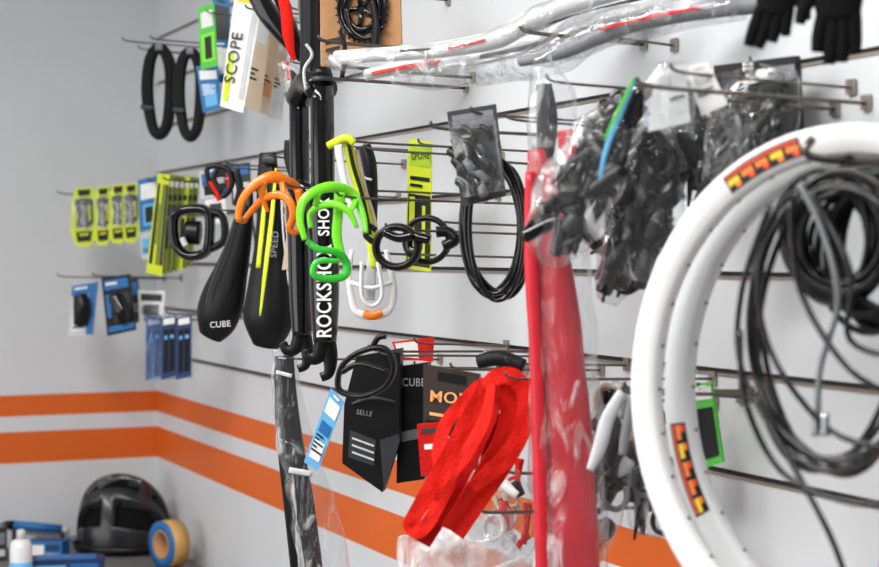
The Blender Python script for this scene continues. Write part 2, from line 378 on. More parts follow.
glove(838, .18, [([(824, 14), (819, 36), (817, 52)], [8, 7.5, 6]), ([(834, 16), (831, 44), (829, 64)], [8, 7.5, 6]), ([(844, 16), (843, 44), (842, 62)], [8, 7.5, 6]),
     ([(854, 14), (855, 38), (856, 54)], [7.5, 7, 5]), ([(812, -6), (803, 12), (800, 24)], [8, 7, 5])], ([(838, -30), (838, -5), (839, 18)], [22, 25, 21]))
# ---------------------------------------------------------------- left mid row
hook(57, 193, .31); hook(57, 276, .31); hook(110, 190, .2); hook(92, 275, .25)
for cx, cy, o in ((84, 217, .27), (103, 216, .24), (118, 214, .21), (131, 213, .18)):
    P = Pl(cx, cy, o, 62); b = B('brake_pad_pack'); w = 13 if cx < 90 else 9
    b.ppoly(P, [(cx-w*.6, cy-29), (cx+w*.7, cy-30), (cx+w, cy-15), (cx+w*.95, cy+22), (cx+w*.4, cy+30), (cx-w*.6, cy+29), (cx-w, cy+15), (cx-w, cy-14)], NYL, .004)
    b.ppoly(P, [(cx-w*.7, cy-16), (cx-w*.1, cy-20), (cx+w*.7, cy-17), (cx+w*.75, cy+6), (cx+w*.3, cy+11), (cx-w*.6, cy+10), (cx-w*.45, cy-2)], BLK, .003, .004)
    b.ptube(P, [(cx-w*.3, cy-12, .009), (cx+w*.1, cy-4, .012), (cx-w*.1, cy+6, .009)], 2.4, GRY, flat=.6)
    b.ptube(P, [(cx+w*.4, cy-12, .009), (cx+w*.45, cy+4, .009)], 1.6, NYL, flat=.6)
    b.card(P, [(cx-w*.6, cy+15), (cx+w*.6, cy+14), (cx+w*.5, cy+24), (cx-w*.5, cy+25)], BLK, .002, .004)
    b.card(P, [(cx-w*.4, cy+17), (cx+w*.4, cy+16), (cx+w*.3, cy+18), (cx-w*.3, cy+19)], NYL, .001, .006)
    b.card(P, [(cx-w*.5, cy-27), (cx+w*.5, cy-28), (cx+w*.4, cy-22), (cx-w*.4, cy-21)], BLK, .002, .004)
    b.ppoly(P, [(cx-w*.9, cy-20), (cx+w*.95, cy-21), (cx+w*.95, cy+12), (cx-w*.9, cy+13)], CLR, .004, .016)
    b.done()
acard('light_card', [(138, 180), (157, 176), (160, 228), (140, 232)], BLU, .18, panels=[(.1, .1, .9, .4, WCD), (.2, .5, .8, .9, LBL), (.3, .55, .7, .85, BLK)], hk=(147, 180), prn=False)
acard('light_card', [(140, 234), (154, 232), (155, 260), (142, 259)], LGR, .15, panels=[(.1, .2, .9, .8, LBL)])
for i in range(7):
    x = 160+i*5; y = 173+i*.5
    acard('chain_lube_card', [(x-2, y), (x+10, y+2), (x+2, y+103-i*2), (x-14, y+100-i*2)], NYL if i in (0, 4) else OLV, .2-.014*i, 70,
          panels=[(.1, .05, .9, .12, WCD), (.1, .2, .9, .26, BLK), (.1, .45, .9, .75, BLK), (.55, .3, .95, .42, DGR)] if i else [(.1, .1, .3, .9, BLK), (.5, .1, .7, .9, OLV), (.35, .3, .45, .7, OLV), (.75, .1, .95, .9, DGR)], hk=(x+3, y+6) if i in (0, 3) else None, prn=False)
P = Pl(198, 232, .27, 60); b = B('front_light')
b.ptube(P, [(176, 215), (190, 209), (208, 212), (210, 235), (206, 252), (190, 256), (178, 248), (174, 232)], 5, GBL, closed=True, flat=2)
b.ptube(P, [(186, 232, -.01), (200, 233, -.01)], [12, 12], BLK, flat=.8); b.ptube(P, [(205, 212), (222, 216), (224, 240), (208, 250)], 4, BLK, flat=1.5)
b.ptube(P, [(182, 238, .016), (186, 246, .016)], 3, LGR); b.done(); hook(196, 208, .27)
for k, (q, m1, pn) in enumerate((([(199, 172), (218, 168), (220, 196), (201, 199)], LGR, [(.1, .1, .9, .5, BLU), (.2, .55, .8, .9, BLK)]),
              ([(214, 165), (232, 163), (234, 192), (216, 196)], DBL, [(.1, .2, .6, .8, BLK), (.65, .2, .9, .8, RED)]),
              ([(230, 165), (250, 162), (252, 200), (232, 204)], DGR, [(.1, .05, .9, .3, BLU), (.1, .5, .9, .9, LGR)]),
              ([(205, 200), (225, 197), (227, 222), (207, 225)], WCD, [(.2, .2, .8, .8, DGR)]))):
    acard('reflector_card', q, m1, .17-.025*k, 60, pn)
P = Pl(222, 183, .24, 60); b = B('cable_lock')
b.ptube(P, [(207, 170), (212, 190), (224, 196), (232, 184), (228, 170), (216, 166)], 2.8, BLK, closed=True)
b.ptube(P, [(218, 168), (214, 180), (222, 192)], 3, BLK)
b.ptube(P, [(210, 182), (216, 192), (220, 200)], 3, RED); b.ptube(P, [(236, 170), (240, 190), (236, 206)], 4, BLK, flat=.7); b.done()
hook(210, 166, .25); hook(225, 163, .2)
acard('light_pack', [(72, 286), (98, 282), (93, 335), (68, 337)], LGR, .28, 62, [(.0, .0, 1, .2, BLU), (.1, .25, .7, .9, WCD), (.7, .2, .98, .98, BLU), (.1, .05, .6, .09, WCD), (.15, .8, .6, .84, DGR)], th=.012, prn=False,
      fn=lambda b, P: b.ptube(P, [(80, 295, .012), (82, 308, .016), (80, 325, .012)], [7, 9, 7], BLK, flat=.8))
acard('light_pack', [(102, 278), (130, 274), (136, 330), (108, 336)], BLK, .22, 62, [(.05, .05, .9, .22, BLU), (.3, .3, .9, .8, DGR), (.05, .85, .95, .95, BLU), (.1, .1, .5, .14, WCD), (.06, .3, .2, .7, BLU)], th=.014, prn=False,
      fn=lambda b, P: b.ptube(P, [(114, 296, .014), (122, 312, .02), (124, 322, .012)], [7, 8, 6], GBL, flat=.8))
acard('light_pack', [(138, 290), (165, 291), (163, 326), (139, 325)], WCD, .13, 62, [(.1, .1, .9, .3, DGR), (.2, .4, .8, .9, GRY)])
acard('light_pack', [(124, 280), (138, 277), (142, 320), (130, 326)], DGR, .165, 62, [(.1, .1, .9, .4, BLU)])
for i, x in enumerate((147, 162, 177)):
    acard('battery_pack', [(x, 318), (x+14, 316), (x+14, 376), (x-1, 380)], DBL, .2-.02*i, 62, [(.1, .02, .9, .12, WCD), (.15, .2, .45, .9, BLK), (.55, .2, .88, .9, BLK), (.2, .3, .4, .36, LBL), (.6, .3, .84, .36, LBL)], th=.008, prn=False,
          fn=(lambda b, P: b.ppoly(P, [(145, 316), (192, 313), (192, 378), (146, 381)], CLB, .004, .012)) if i == 0 else None)
hook(147, 318, .22); hook(166, 313, .2)
# ---------------------------------------------------------------- saddles
P = Pl(235, 270, .30, 52); b = B('bicycle_saddle')
b.ptube(P, [(247, 188, 0), (245, 212, .006), (239, 243, .006), (231, 272, .002), (223, 298, 0), (216, 320, -.006), (210, 336, -.014)], [6, 9, 13, 18, 23, 22, 13], BLK, n=24, flat=.5)
b.ptube(P, [(247, 205, .024), (242, 240, .035), (235, 272, .044), (228, 296, .05)], [1, 2.5, 3, 1], FAB, flat=.3)
b.ptube(P, [(238, 208, .018), (226, 245, .028), (211, 285, .03), (206, 305, .03)], [1, 1.3, 1.3, .8], DGR, flat=.3)
b.ptube(P, [(250, 210, -.02), (256, 245, -.05), (252, 290, -.05), (240, 318, -.02)], 2.2, MET)
b.text(P, 'CUBE', 210, 328, 6, 5, LGR, .042, 1); b.done()
P = Pl(270, 260, .26, 52); b = B('bicycle_saddle')
b.ptube(P, [(268, 153, 0), (268, 185, .004), (270, 215, .004), (271, 250, .002), (270, 290, 0), (268, 322, -.004), (266, 346, -.014)], [9, 12, 14, 18, 24, 26, 14], BLK, n=24, flat=.5)
for pts in ([(276, 168, .024), (272, 215, .034), (266, 265, .05), (260, 316, .054)], [(266, 175, .026), (263, 220, .036), (258, 268, .048)]):
    b.ptube(P, pts, [1.2, 2.4, 2.4, 1.0][:len(pts)], NYL, flat=.3)
b.ptube(P, [(281, 180, .02), (283, 230, .03), (289, 285, .036)], 1.0, LGR, flat=.3)
b.ptube(P, [(262, 160, .022), (276, 160, .022)], 4, DGR, flat=.3)
b.text(P, 'SPEED', 276, 258, 6.5, 84, GRY, .053, 1)
b.ptube(P, [(285, 200, -.02), (296, 240, -.05), (296, 290, -.05), (288, 325, -.02)], 2.2, MET); b.done()
hook(250, 190, .30); hook(270, 156, .27)
# ---------------------------------------------------------------- suspension fork
b = B('suspension_fork'); OF = .30
def leg(px, o, y0, y1, yb, w1, w2):
    s = (S(px, 200, o)-C).dot(FW)/FPX
    top = S(px, y0, o); mid = S(px+1, y1, o); bot = S(px+3, yb, o)
    b.tube([top, mid], w1*s, GBL, n=24); b.tube([top+Z*.012, top], [w1*s*.8, w1*s*1.15], DGR, n=24, k=2)
    b.tube([mid+Z*.012, mid, mid*.7+bot*.3, mid*.3+bot*.7, bot], [w2*s*1.02, w2*s*1.1, w2*s, w2*s*.95, w2*s*.75], GBL, n=24)
    b.tube([mid+Z*.018, mid+Z*.006], w2*s*1.12, RUB, n=24, k=2)
    e = RT*s
    b.tube([bot+Z*.01, bot-Z*.012-e*3, bot-Z*.026-e*9, bot-Z*.024-e*16, bot-Z*.012-e*19], [w2*s*.65, w2*s*.6, w2*s*.45, w2*s*.4, w2*s*.3], BLK, flat=.5, N=FW)
    b.tube([bot+Z*.01, bot-Z*.024+e*5, bot-Z*.05+e*4, bot-Z*.058-e*4], [w2*s*.65, w2*s*.5, w2*s*.35, w2*s*.3], BLK, flat=.5, N=FW)
    return top, mid, bot
tA, mA, bA = leg(322, OF, 82, 205, 342, 12, 15.5)
tB, mB, bB = leg(299, OF, 92, 205, 335, 10, 13)
cr = (tA+tB)/2
b.tube([tA-Z*.012, cr+Z*.008, tB-Z*.012], [.027, .026, .024], GBL, n=20, flat=.9)
b.tube([cr+Z*.0, cr+Z*.04, cr+Z*.24], [.021, .0175, .0155], BLK, n=20)
b.tube([tA+Z*.01, tA+Z*.024], [.018, .014], BLK, n=20, k=2); b.tube([tB+Z*.01, tB+Z*.022], [.016, .012], BLK, n=20, k=2)
m = (mA+mB)/2+Vector((0, -.03, .02)); b.tube([mA+Z*-.02, mA*.5+m*.5+Z*.012, m+Z*.01, mB*.5+m*.5+Z*.012, mB-Z*.02], .013, GBL, n=12)
wr = 15.5*(tA-C).dot(FW)/FPX
Pt = Pl(325, 270, OF, 62)
b.text(Pt, 'ROCKSHOX', 331, 338, 14.5, 90, WHT, wr+.001, .78, .02)
b.text(Pt, 'SHOX', 329, 236, 11, 90, WHT, wr+.003, .85, .02)
b.ptube(Pt, [(314, 190, .024), (332, 190, .024)], 2.4, GRY, flat=.2)
b.done(); hook(318, 40, .31, .003); hook(300, 75, .31, .003)
b = B('cable_tie_bundle'); P = Pl(318, 60, .33, 60)
b.ptube(P, [(306, 90), (304, 70), (312, 55), (306, 44)], 1.6, LGR); b.ptube(P, [(342, 78), (345, 50), (340, 30)], 2.5, BLK); b.done()
# ---------------------------------------------------------------- bottle cages (flat moulded bands)
g = .84
def sc2(l): return [x*g for x in l]
P = Pl(270, 205, .38, 62); b = B('orange_bottle_cage')
b.ptube(P, [(238, 220, .03), (240, 206, .03), (246, 194, .028), (257, 183, .024), (272, 177, .02), (286, 181, .01), (297, 188, -.005), (300, 202, 0)], sc2([4, 4.5, 5, 6, 7, 6.5, 5.5, 3.5]), ORG, flat=.45)
b.ptube(P, [(245, 219, .004), (254, 208, .004), (265, 198, .014), (280, 195, .02), (290, 202, .024), (293, 215, .022), (288, 229, .012)], sc2([3.5, 4, 4.5, 5, 5, 4.5, 3.5]), ORG, flat=.45)
b.ptube(P, [(238, 219, .03), (244, 221, .015), (246, 218, 0)], sc2([4, 3.5, 3.5]), ORG)
b.ptube(P, [(298, 190, 0), (301, 210, .0), (296, 232, .005), (289, 229, .012)], sc2([5, 4.5, 4, 3.5]), ORG, flat=.6)
b.ptube(P, [(264, 181, .024), (262, 195, .016), (268, 212, .008)], sc2([5, 4, 2]), ORG, flat=.4)
b.ptube(P, [(282, 182, .016), (284, 195, .022)], [3, 2.6], ORG, flat=.4)
b.done(); hook(285, 186, .38)
P = Pl(333, 235, .40, 62); b = B('green_bottle_cage')
b.ptube(P, [(305, 240, .03), (300, 220, .03), (303, 202, .026), (316, 191, .02), (334, 187, .01), (352, 194, -.005), (362, 213, 0), (366, 233, .01)], sc2([3.5, 4.5, 5.5, 6, 6.5, 6, 4.5, 3]), NGR, flat=.45)
b.ptube(P, [(311, 228, 0), (310, 215, 0), (318, 207, .01), (334, 204, .02), (349, 212, .022), (357, 228, .02)], sc2([3, 3.5, 4.5, 4.5, 4, 2.5]), NGR, flat=.45)
b.ptube(P, [(340, 192, .006), (338, 215, .004), (337, 238, .002), (343, 262, 0)], sc2([7, 6, 6, 5]), NGR, flat=.35)
b.ptube(P, [(318, 193, .02), (316, 206, .012)], [3.4, 3], NGR, flat=.4); b.ptube(P, [(356, 200, .0), (350, 212, .02)], [3, 2.6], NGR, flat=.4)
b.ptube(P, [(307, 241, .02), (318, 249, .02), (336, 252, .012), (346, 262, 0), (345, 275, 0), (330, 279, .01), (314, 275, .02), (317, 262, .02), (338, 261, .012)], sc2([3.5, 4, 4.5, 5, 5, 4.5, 4, 3.5, 3]), NG2, flat=.5)
b.done(); hook(336, 196, .40)
P = Pl(350, 200, .33, 60); b = B('yellow_bottle_cage')
b.ptube(P, [(347, 136), (352, 165), (362, 200), (370, 235), (374, 268)], [6, 5, 5, 5, 3.5], NYL, flat=.4)
b.ptube(P, [(338, 145, .01), (343, 175, .01), (352, 210, .01)], [4, 3.5, 3], WHT, flat=.4)
b.ptube(P, [(348, 140, .008), (353, 165, .008), (362, 195, .008), (370, 235, .008)], 2, BLK, flat=.4)
b.ptube(P, [(328, 146, 0), (345, 138, .01), (354, 143, .01)], 4, NYL, flat=.6)
b.ptube(P, [(356, 150, -.01), (364, 190, -.01), (374, 225, -.01), (376, 262, 0)], [3, 3.5, 3.5, 3], BEI, flat=.6); b.done(); hook(345, 140, .33)
P = Pl(372, 290, .30, 60); b = B('white_bottle_cage')
b.ptube(P, [(352, 250), (349, 275), (352, 300), (358, 313), (376, 316), (390, 309), (394, 290), (390, 268), (386, 250)], [2.5, 3, 3.5, 4, 4, 3.5, 3.5, 3, 2.5], WHT, flat=.7)
b.ptube(P, [(362, 262, .01), (362, 295, .012), (372, 306, .012), (382, 295, .01), (378, 262, .01)], 2.2, WHT)
b.ptube(P, [(350, 282, 0), (372, 288, .012), (393, 282, 0)], 2.2, WHT)
b.ptube(P, [(364, 313, .01), (372, 316, .012), (382, 312, .01)], 4, ORG, flat=.5)
b.ptube(P, [(372, 245, .0), (371, 275, 0), (370, 300, 0)], [4, 5, 5], LGR, flat=.4); b.done(); hook(372, 252, .30)
P = Pl(365, 170, .24, 55); b = B('black_saddle_bag')
b.ptube(P, [(363, 146), (368, 165), (370, 200), (372, 225)], [8, 9, 8, 5], BLK, flat=.7)
b.ptube(P, [(358, 155, .02), (362, 175, .022), (372, 180, .02)], 1.3, LGR); b.done(); hook(364, 148, .25)
P = Pl(294, 170, .24, 55); b = B('carded_tool')
b.ptube(P, [(290, 140), (292, 160), (298, 185)], [6, 8, 6], BLK, flat=.6)
b.card(P, [(282, 176), (300, 178), (296, 226), (286, 224)], BRN, .003, -.01)
b.card(P, [(288, 226), (297, 226), (295, 268), (282, 270)], BEI, .003, -.015); b.done(); hook(292, 142, .25)
P = acard('computer_mount_card', [(409, 139), (432, 142), (431, 272), (405, 268)], NYL, .14, 40, [(.06, .03, .94, .2, mat('lime', (170, 205, 30), .5)), (.05, .42, .95, .97, BLK), (.1, .44, .32, .95, NYL), (.62, .5, .75, .95, NYL), (.1, .28, .9, .31, BLK), (.1, .34, .6, .36, BLK)], hk=(418, 143),
      txt=[('GPONE', 411, 160, 7, 3, BLK, .004, .6)], prn=False)
def ring(b, P, cx, cy, rx, ry, l, r, m, flat=1.8):
    b.ptube(P, [(cx+math.cos(a)*rx, cy+math.sin(a)*ry, l) for a in [i*math.pi/6 for i in range(12)]], r, m, closed=True, flat=flat)
P = Pl(400, 245, .30, 55); b = B('wheel_clamp')
ring(b, P, 397, 247, 21, 20, 0, 4, BLK); b.ptube(P, [(376, 230), (368, 226), (366, 236), (378, 245)], 3, BLK); b.ptube(P, [(414, 236, .01), (430, 240, .01)], 5, GBL)
b.ptube(P, [(384, 232, .02), (398, 238, .02), (412, 236, .02)], 4.5, GBL, flat=.7); b.done(); hook(385, 228, .3)
P = Pl(425, 242, .24, 50); b = B('wheel_clamp')
ring(b, P, 427, 240, 22, 22, 0, 3.2, BLK); b.ptube(P, [(410, 238, .015), (418, 240, .02), (418, 250, .02), (410, 249, .015)], 4, GBL, closed=True)
b.ptube(P, [(436, 232, .015), (448, 232, .01), (455, 240, .01), (444, 246, .01)], 5.5, BLK); b.ptube(P, [(432, 262, .0), (445, 252, 0)], 3, LGR); b.done(); hook(427, 220, .24)
# ---------------------------------------------------------------- bags with parts
def partsbag(name, pts, w, off, psi, n, cols, film=CLR, rs=(3, 7), flat=.5, nz=.006, seed=1, lng=1.0, core=0, hk=None):
    random.seed(seed); cx = sum(p[0] for p in pts)/len(pts); cy = sum(p[1] for p in pts)/len(pts)
    P = Pl(cx, cy, off, psi); b = B(name)
    b.ptube(P, pts, w, film, n=32, flat=flat, nz=nz, nsc=28, k=10)
    if core: b.ptube(P, pts[1:-1] if len(pts) > 3 else pts, [x*core for x in (w[1:-1] if len(pts) > 3 else w)], BLK, n=20, flat=flat*.7, nz=.008, nsc=40, k=8)
    sp = spline([Vector((p[0], p[1], 0)) for p in pts], 10); sw = spline(list(w), 10); M = len(sp)
    for i in range(n):
        k = random.randrange(int(M*.15), int(M*.9)); c = sp[k]; ww = sw[k]
        tv = (sp[min(M-1, k+1)]-sp[k-1]).normalized(); a = math.atan2(tv.y, tv.x)+random.gauss(0, .38)
        off2 = random.uniform(-.66, .66)*ww
        x = c.x-tv.y*off2; y = c.y+tv.x*off2
        l = random.uniform(-.6, .9)*ww*P.s*flat*.45
        L = random.uniform(10, 24)*lng; r = random.uniform(*rs); m2 = random.choice(cols); bd = random.uniform(-.35, .35)*L
        ca, sa = math.cos(a), math.sin(a); t = random.random()
        if t < .15:
            b.ptube(P, [(x+math.cos(q)*r*1.6, y+math.sin(q)*r*2, l) for q in [j*math.pi/4 for j in range(8)]], r*.45, m2, closed=True, k=3, n=8)
        elif t < .6:
            b.ptube(P, [(x-ca*L, y-sa*L, l), (x-ca*L*.3, y-sa*L*.3+bd*.6, l), (x+ca*L*.4, y+sa*L*.4+bd, l+.004), (x+ca*L, y+sa*L, l)], [r*.9, r*.7, r*.5, r*.3], m2, k=4, n=12, flat=.7)
        else:
            b.ptube(P, [(x-ca*L*.7, y-sa*L*.7, l), (x-ca*L*.6, y-sa*L*.6, l), (x+ca*L*.6, y+sa*L*.6, l), (x+ca*L*.7, y+sa*L*.7, l)], [r*.4, r, r, r*.5], m2, k=4, n=14)
    b.done()
    if hk: hook(hk[0], hk[1], off+.01, .0025)
    return P
DK = [BLK, GBL, RUB, BLK, GBL, GBL, DGR]
P = Pl(478, 155, .26, 55); b = B('derailleur_blister_pack')
b.card(P, [(447, 112), (496, 104), (506, 196), (462, 207)], DGR, .003, -.01, [(.08, .05, .92, .22, GRY), (.1, .27, .5, .3, LGR)])
b.ppoly(P, [(450, 122), (494, 116), (503, 190), (464, 198)], CLR, .03, .01)
random.seed(5)
for i in range(26):
    x = random.uniform(458, 492); y = random.uniform(130, 188)
    b.ptube(P, [(x-random.uniform(3, 10), y-6, .008), (x, y, .014), (x+random.uniform(2, 8), y+7, .008)], random.uniform(2, 5), random.choice([BLK, DGR, GBL, GBL, GRY, BLK, DBR]), k=3)
b.done(); hook(470, 112, .27); hook(430, 127, .33, .0025)
def coil(name, cx, cy, rx, ry, n, r, m, off, psi, seed, l0=0, j=.1, ls=.0035):
    random.seed(seed); P = Pl(cx, cy, off, psi); b = B(name)
    for i in range(n):
        a0 = random.uniform(0, 6.28); k1 = 1+random.uniform(-j, j); k2 = 1+random.uniform(-j, j); dx = random.uniform(-rx*j, rx*j); dy = random.uniform(-.03, .03)*ry; ti = random.uniform(-.12, .12)
        b.ptube(P, [(cx+dx+math.cos(a)*rx*k1+math.sin(a)*ry*ti, cy+dy+math.sin(a)*ry*k2, l0+i*ls*(1 if i % 2 else -1)+.006*math.sin(a+a0)) for a in [q*math.pi/8 for q in range(16)]], r, m, closed=True, k=4, n=8)
    return b, P
b, P = coil('brake_cable_coil', 494, 228, 29, 66, 10, 2.5, GBL, .2, 50, 3)
b.ptube(P, [(470, 192, .03), (480, 202, .034), (492, 196, .03)], 2, LGR); b.done(); hook(494, 160, .21)
hook(505, 118, .24)
# red foam roll in bag
P = Pl(560, 330, .24, 50); b = B('red_foam_handlebar_wrap')
b.ptube(P, [(538, 150), (545, 220), (554, 300), (561, 400), (566, 490), (571, 600)], [11, 18, 24, 28, 30, 31], RDF, n=28, flat=.7, nz=.0015, nsc=20)
b.ptube(P, [(530, 172, .022), (531, 260, .026), (536, 350, .028), (540, 450, .028), (544, 600, .028)], [5, 7, 7, 8, 8], RDF, flat=.6)
b.ptube(P, [(544, 84), (547, 120), (545, 158)], [8, 11, 9], DGR, flat=.6); b.ptube(P, [(566, 130), (570, 165), (562, 220)], [9, 12, 8], RDF, flat=.6)
b.ptube(P, [(546, 68), (552, 110), (555, 180), (560, 300), (566, 430), (572, 600)], [13, 25, 28, 33, 37, 39], CLR, n=32, flat=.75, nz=.009, nsc=20, k=10)
b.done(); hook(546, 80, .25)
partsbag('brake_lever_bag', [(642, 84), (618, 120), (592, 165), (566, 215), (545, 258)], [7, 26, 40, 40, 20], .26, 55, 74, DK, seed=11, rs=(4, 9), lng=1.25, core=.42, nz=.01, hk=(640, 92))
partsbag('brake_lever_bag', [(650, 115), (650, 160), (642, 205), (630, 250), (606, 300)], [18, 36, 44, 40, 12], .18, 50, 84, DK, seed=12, rs=(4, 9), lng=1.2, core=.42, nz=.01, hk=(650, 118))
partsbag('pedal_bag', [(668, 112), (680, 130), (692, 152), (690, 200)], [24, 36, 38, 22], .12, 45, 60, DK, seed=14, rs=(4, 9), core=.5, hk=(668, 112), flat=.4)
P = Pl(632, 100, .31, 55); b = B('blue_tie_strip')
b.ptube(P, [(636, 78), (622, 110), (606, 150), (600, 180)], [2, 2.5, 2.5, 1.5], LBL, flat=.3); b.ptube(P, [(634, 78, .01), (618, 112, .01), (604, 140, .01)], [1.5, 2, 1], GRN, flat=.3); b.done()
hook(636, 84, .31, .0025)
acard('white_parts_card', [(655, 72), (686, 64), (690, 122), (648, 132)], WCD, .24, 50, [(.1, .1, .5, .3, LGR), (.5, .5, .9, .56, GRY)], hk=(670, 70), prn=False, fn=lambda b, P: b.ptube(P, [(672, 62, .01), (670, 90, .012), (668, 132, .01)], [14, 24, 26], CLR, n=20, flat=.3, nz=.004))
acard('white_parts_card', [(684, 68), (708, 62), (728, 104), (702, 116)], WCD, .2, 45, [(.2, .2, .8, .4, LGR)])
acard('chain_blister_card', [(716, 66), (798, 56), (802, 130), (724, 150)], BLK, .06, 20, [(.05, .08, .45, .5, DGR), (.5, .1, .95, .3, GRY), (.1, .55, .9, .95, BLK)], th=.01, hk=(750, 62), prn=False)
partsbag('chain_bag', [(768, 66), (762, 98), (748, 132), (726, 176), (708, 214)], [26, 42, 44, 30, 12], .12, 32, 84, DK, seed=16, rs=(4, 9), flat=.33, core=.5)
# ---------------------------------------------------------------- rims
def rimring(name, O, n, mt, stick=()):
    b = B(name); R0 = .284; DP = .032
    prof = [(R0-DP, -.005), (R0-DP+.004, -.010), (R0-.003, -.013), (R0, -.012), (R0, -.009), (R0-.007, -.0085), (R0-.009, 0), (R0-.007, .0085), (R0, .009), (R0, .012), (R0-.003, .013), (R0-DP+.004, .010), (R0-DP, .005)]
    b.lathe(O, n, prof, mt, n=120, closed=True)
    e = Vector((n.y, -n.x, 0))*-1; e.normalize()
    def pt(a, r, h): return O+(e*math.cos(a)+Z*math.sin(a))*r+n*h
    for i in range(32):
        a = 2*math.pi*i/32; b.tube([pt(a, R0-DP-.0012, 0), pt(a, R0-DP+.001, 0)], .002, DGR, n=8, k=2)
    for a0, a1, cols in stick:
        N = 16
        for (r0, r1, m, h) in cols:
            vs = []
            for i in range(N+1):
                a = math.radians(a0+(a1-a0)*i/N)
                for r in (r0, r1):
                    t = (R0-.003-r)/(DP-.007); vs.append(pt(a, r, .013-.003*t+h))
            b.add(vs, [[2*i, 2*i+1, 2*i+3, 2*i+2] for i in range(N)], m)
    return b, pt
Pr = Pl(849, 404, .175, 18)
O = Pr.O; R0 = .284
def seg(a0, a1):
    L = [(a0, a1, [(R0-.006, R0-.0265, BLK, .0006)])]
    k = 5; d = (a1-a0)/k
    L.append((a0+.5, a1-.5, [(R0-.008, R0-.011, ROR, .001)]))
    for i in range(k):
        L.append((a0+d*(i+.12), a0+d*(i+.9), [(R0-.013, R0-.019, [ORG, YEL, ORG][i % 3], .001)]))
        L.append((a0+d*(i+.12), a0+d*(i+.5), [(R0-.019, R0-.0245, [ROR, ORG, ROR][i % 3], .001)]))
    return L
b, pt = rimring('bicycle_rim', O, Pr.n, WHT, seg(101, 123)); b.done()
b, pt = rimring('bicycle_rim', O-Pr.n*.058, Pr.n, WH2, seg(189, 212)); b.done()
p = O+Z*.248; b = HK; b.tube([Vector((p.x, -.001, p.z)), Vector((p.x, -.21, p.z)), Vector((p.x, -.22, p.z+.02))], .0045, DMT)
# cables right
b, P = coil('cable_housing_coil', 836, 325, 80, 138, 6, 3.4, GBL, .24, 20, 21, j=.12)
b.ptube(P, [(800, 185, .03), (822, 230, .03), (838, 300, .03), (820, 370, .02), (818, 430, .02)], 3.2, GRY, n=8)
b.ptube(P, [(770, 205, .03), (742, 290, .03), (742, 370, .03), (790, 460, .03), (830, 535, .03), (850, 590, .03)], 3.2, GBL, n=8)
b.ptube(P, [(800, 190, .03), (760, 260, .035), (770, 350, .03), (830, 430, .03), (900, 450, .02)], 3.2, GBL, n=8)
b.ptube(P, [(740, 330, .03), (745, 400, .035), (780, 470, .03), (840, 500, .03), (900, 505, .02)], 3.2, GBL, n=8)
b.ptube(P, [(790, 200, .035), (800, 290, .035), (850, 370, .03), (910, 400, .02)], 3.2, GBL, n=8)
b.ptube(P, [(810, 190, .035), (850, 270, .035), (850, 340, .03), (910, 360, .02)], 3.2, GBL, n=8)
b.ptube(P, [(815, 414, .02), (816, 436, .02)], 4.5, MET, n=8); b.ptube(P, [(825, 414, .03), (826, 436, .03)], 4.5, MET, n=8)
b.done(); hook(838, 186, .24, .004)
b, P = coil('cable_housing_coil', 838, 238, 44, 54, 18, 3.6, GBL, .20, 25, 22, j=.22, ls=.0018); b.done()
b, P = coil('cable_housing_coil', 878, 250, 46, 72, 16, 3.6, BLK, .17, 25, 23, j=.18, ls=.0018); b.done()
# ---------------------------------------------------------------- lower row
P = Pl(295, 460, .30, 55); b = B('mudguard')
b.ptube(P, [(284, 356), (286, 400), (291, 450), (299, 505), (309, 590)], [10, 12, 14, 16, 17], GBL, n=18, flat=.35)
b.ptube(P, [(276, 372, .014), (292, 376, .016)], 2, LGR, flat=.3); b.ptube(P, [(289, 470, .016), (312, 474, .016)], 3, LGR, flat=.3)
b.ptube(P, [(283, 350), (288, 400), (297, 450), (312, 505), (328, 590)], [11, 17, 20, 24, 28], CLR, n=28, flat=.45, nz=.006, nsc=24, k=10)
b.done(); hook(284, 358, .3)
acard('blue_hang_tag', [(331, 388), (344, 402), (318, 471), (304, 462)], LBL, .3, 58, [(.1, .1, .9, .3, WCD), (.15, .4, .85, .55, BLU), (.15, .65, .85, .9, WCD)])
P = Pl(370, 420, .27, 58); b = B('saddle_carton')
b.poly([P.at(x, y) for x, y in [(358, 356), (402, 348), (400, 440), (384, 491), (344, 462), (346, 404)]], P.n*.03, BLK)
b.card(P, [(350, 430), (376, 440), (374, 466), (348, 457)], DGR, .001, .016)
for i in range(3): b.card(P, [(352, 437+i*7), (374, 445+i*7), (374, 447+i*7), (352, 439+i*7)], LGR, .001, .0175)
b.ppoly(P, [(380, 440), (398, 434), (400, 440), (384, 491)], DGR, .001, .016)
b.ptube(P, [(352, 404, .018), (372, 398, .024), (396, 402, .018)], [1.5, 2, 1.5], DGR)
b.text(P, 'SELLE', 356, 414, 5, -8, GRY, .0165, .9)
b.done(); hook(378, 354, .27)
P = Pl(410, 430, .20, 58); b = B('saddle_carton')
b.poly([P.at(x, y) for x, y in [(400, 366), (430, 362), (426, 478), (398, 482)]], P.n*.03, BLK)
b.text(P, 'CUBE', 402, 386, 8, 0, LGR, .017, .8); b.ppoly(P, [(402, 432), (421, 428), (421, 438), (402, 442)], GRY, .001, .0165); b.done(); hook(414, 366, .2)
P = Pl(366, 372, .34, 55); b = B('helmet_strap')
b.ptube(P, [(338, 386), (342, 366), (360, 352), (384, 348), (394, 366), (386, 386), (364, 396), (346, 394)], 3, BLK, closed=True, flat=2)
b.ptube(P, [(342, 372, .02), (360, 364, .02), (388, 372, .02)], 3, BLK, flat=1.6); b.ptube(P, [(372, 348), (378, 338), (386, 336)], 3, BLK); b.done(); hook(368, 350, .34)
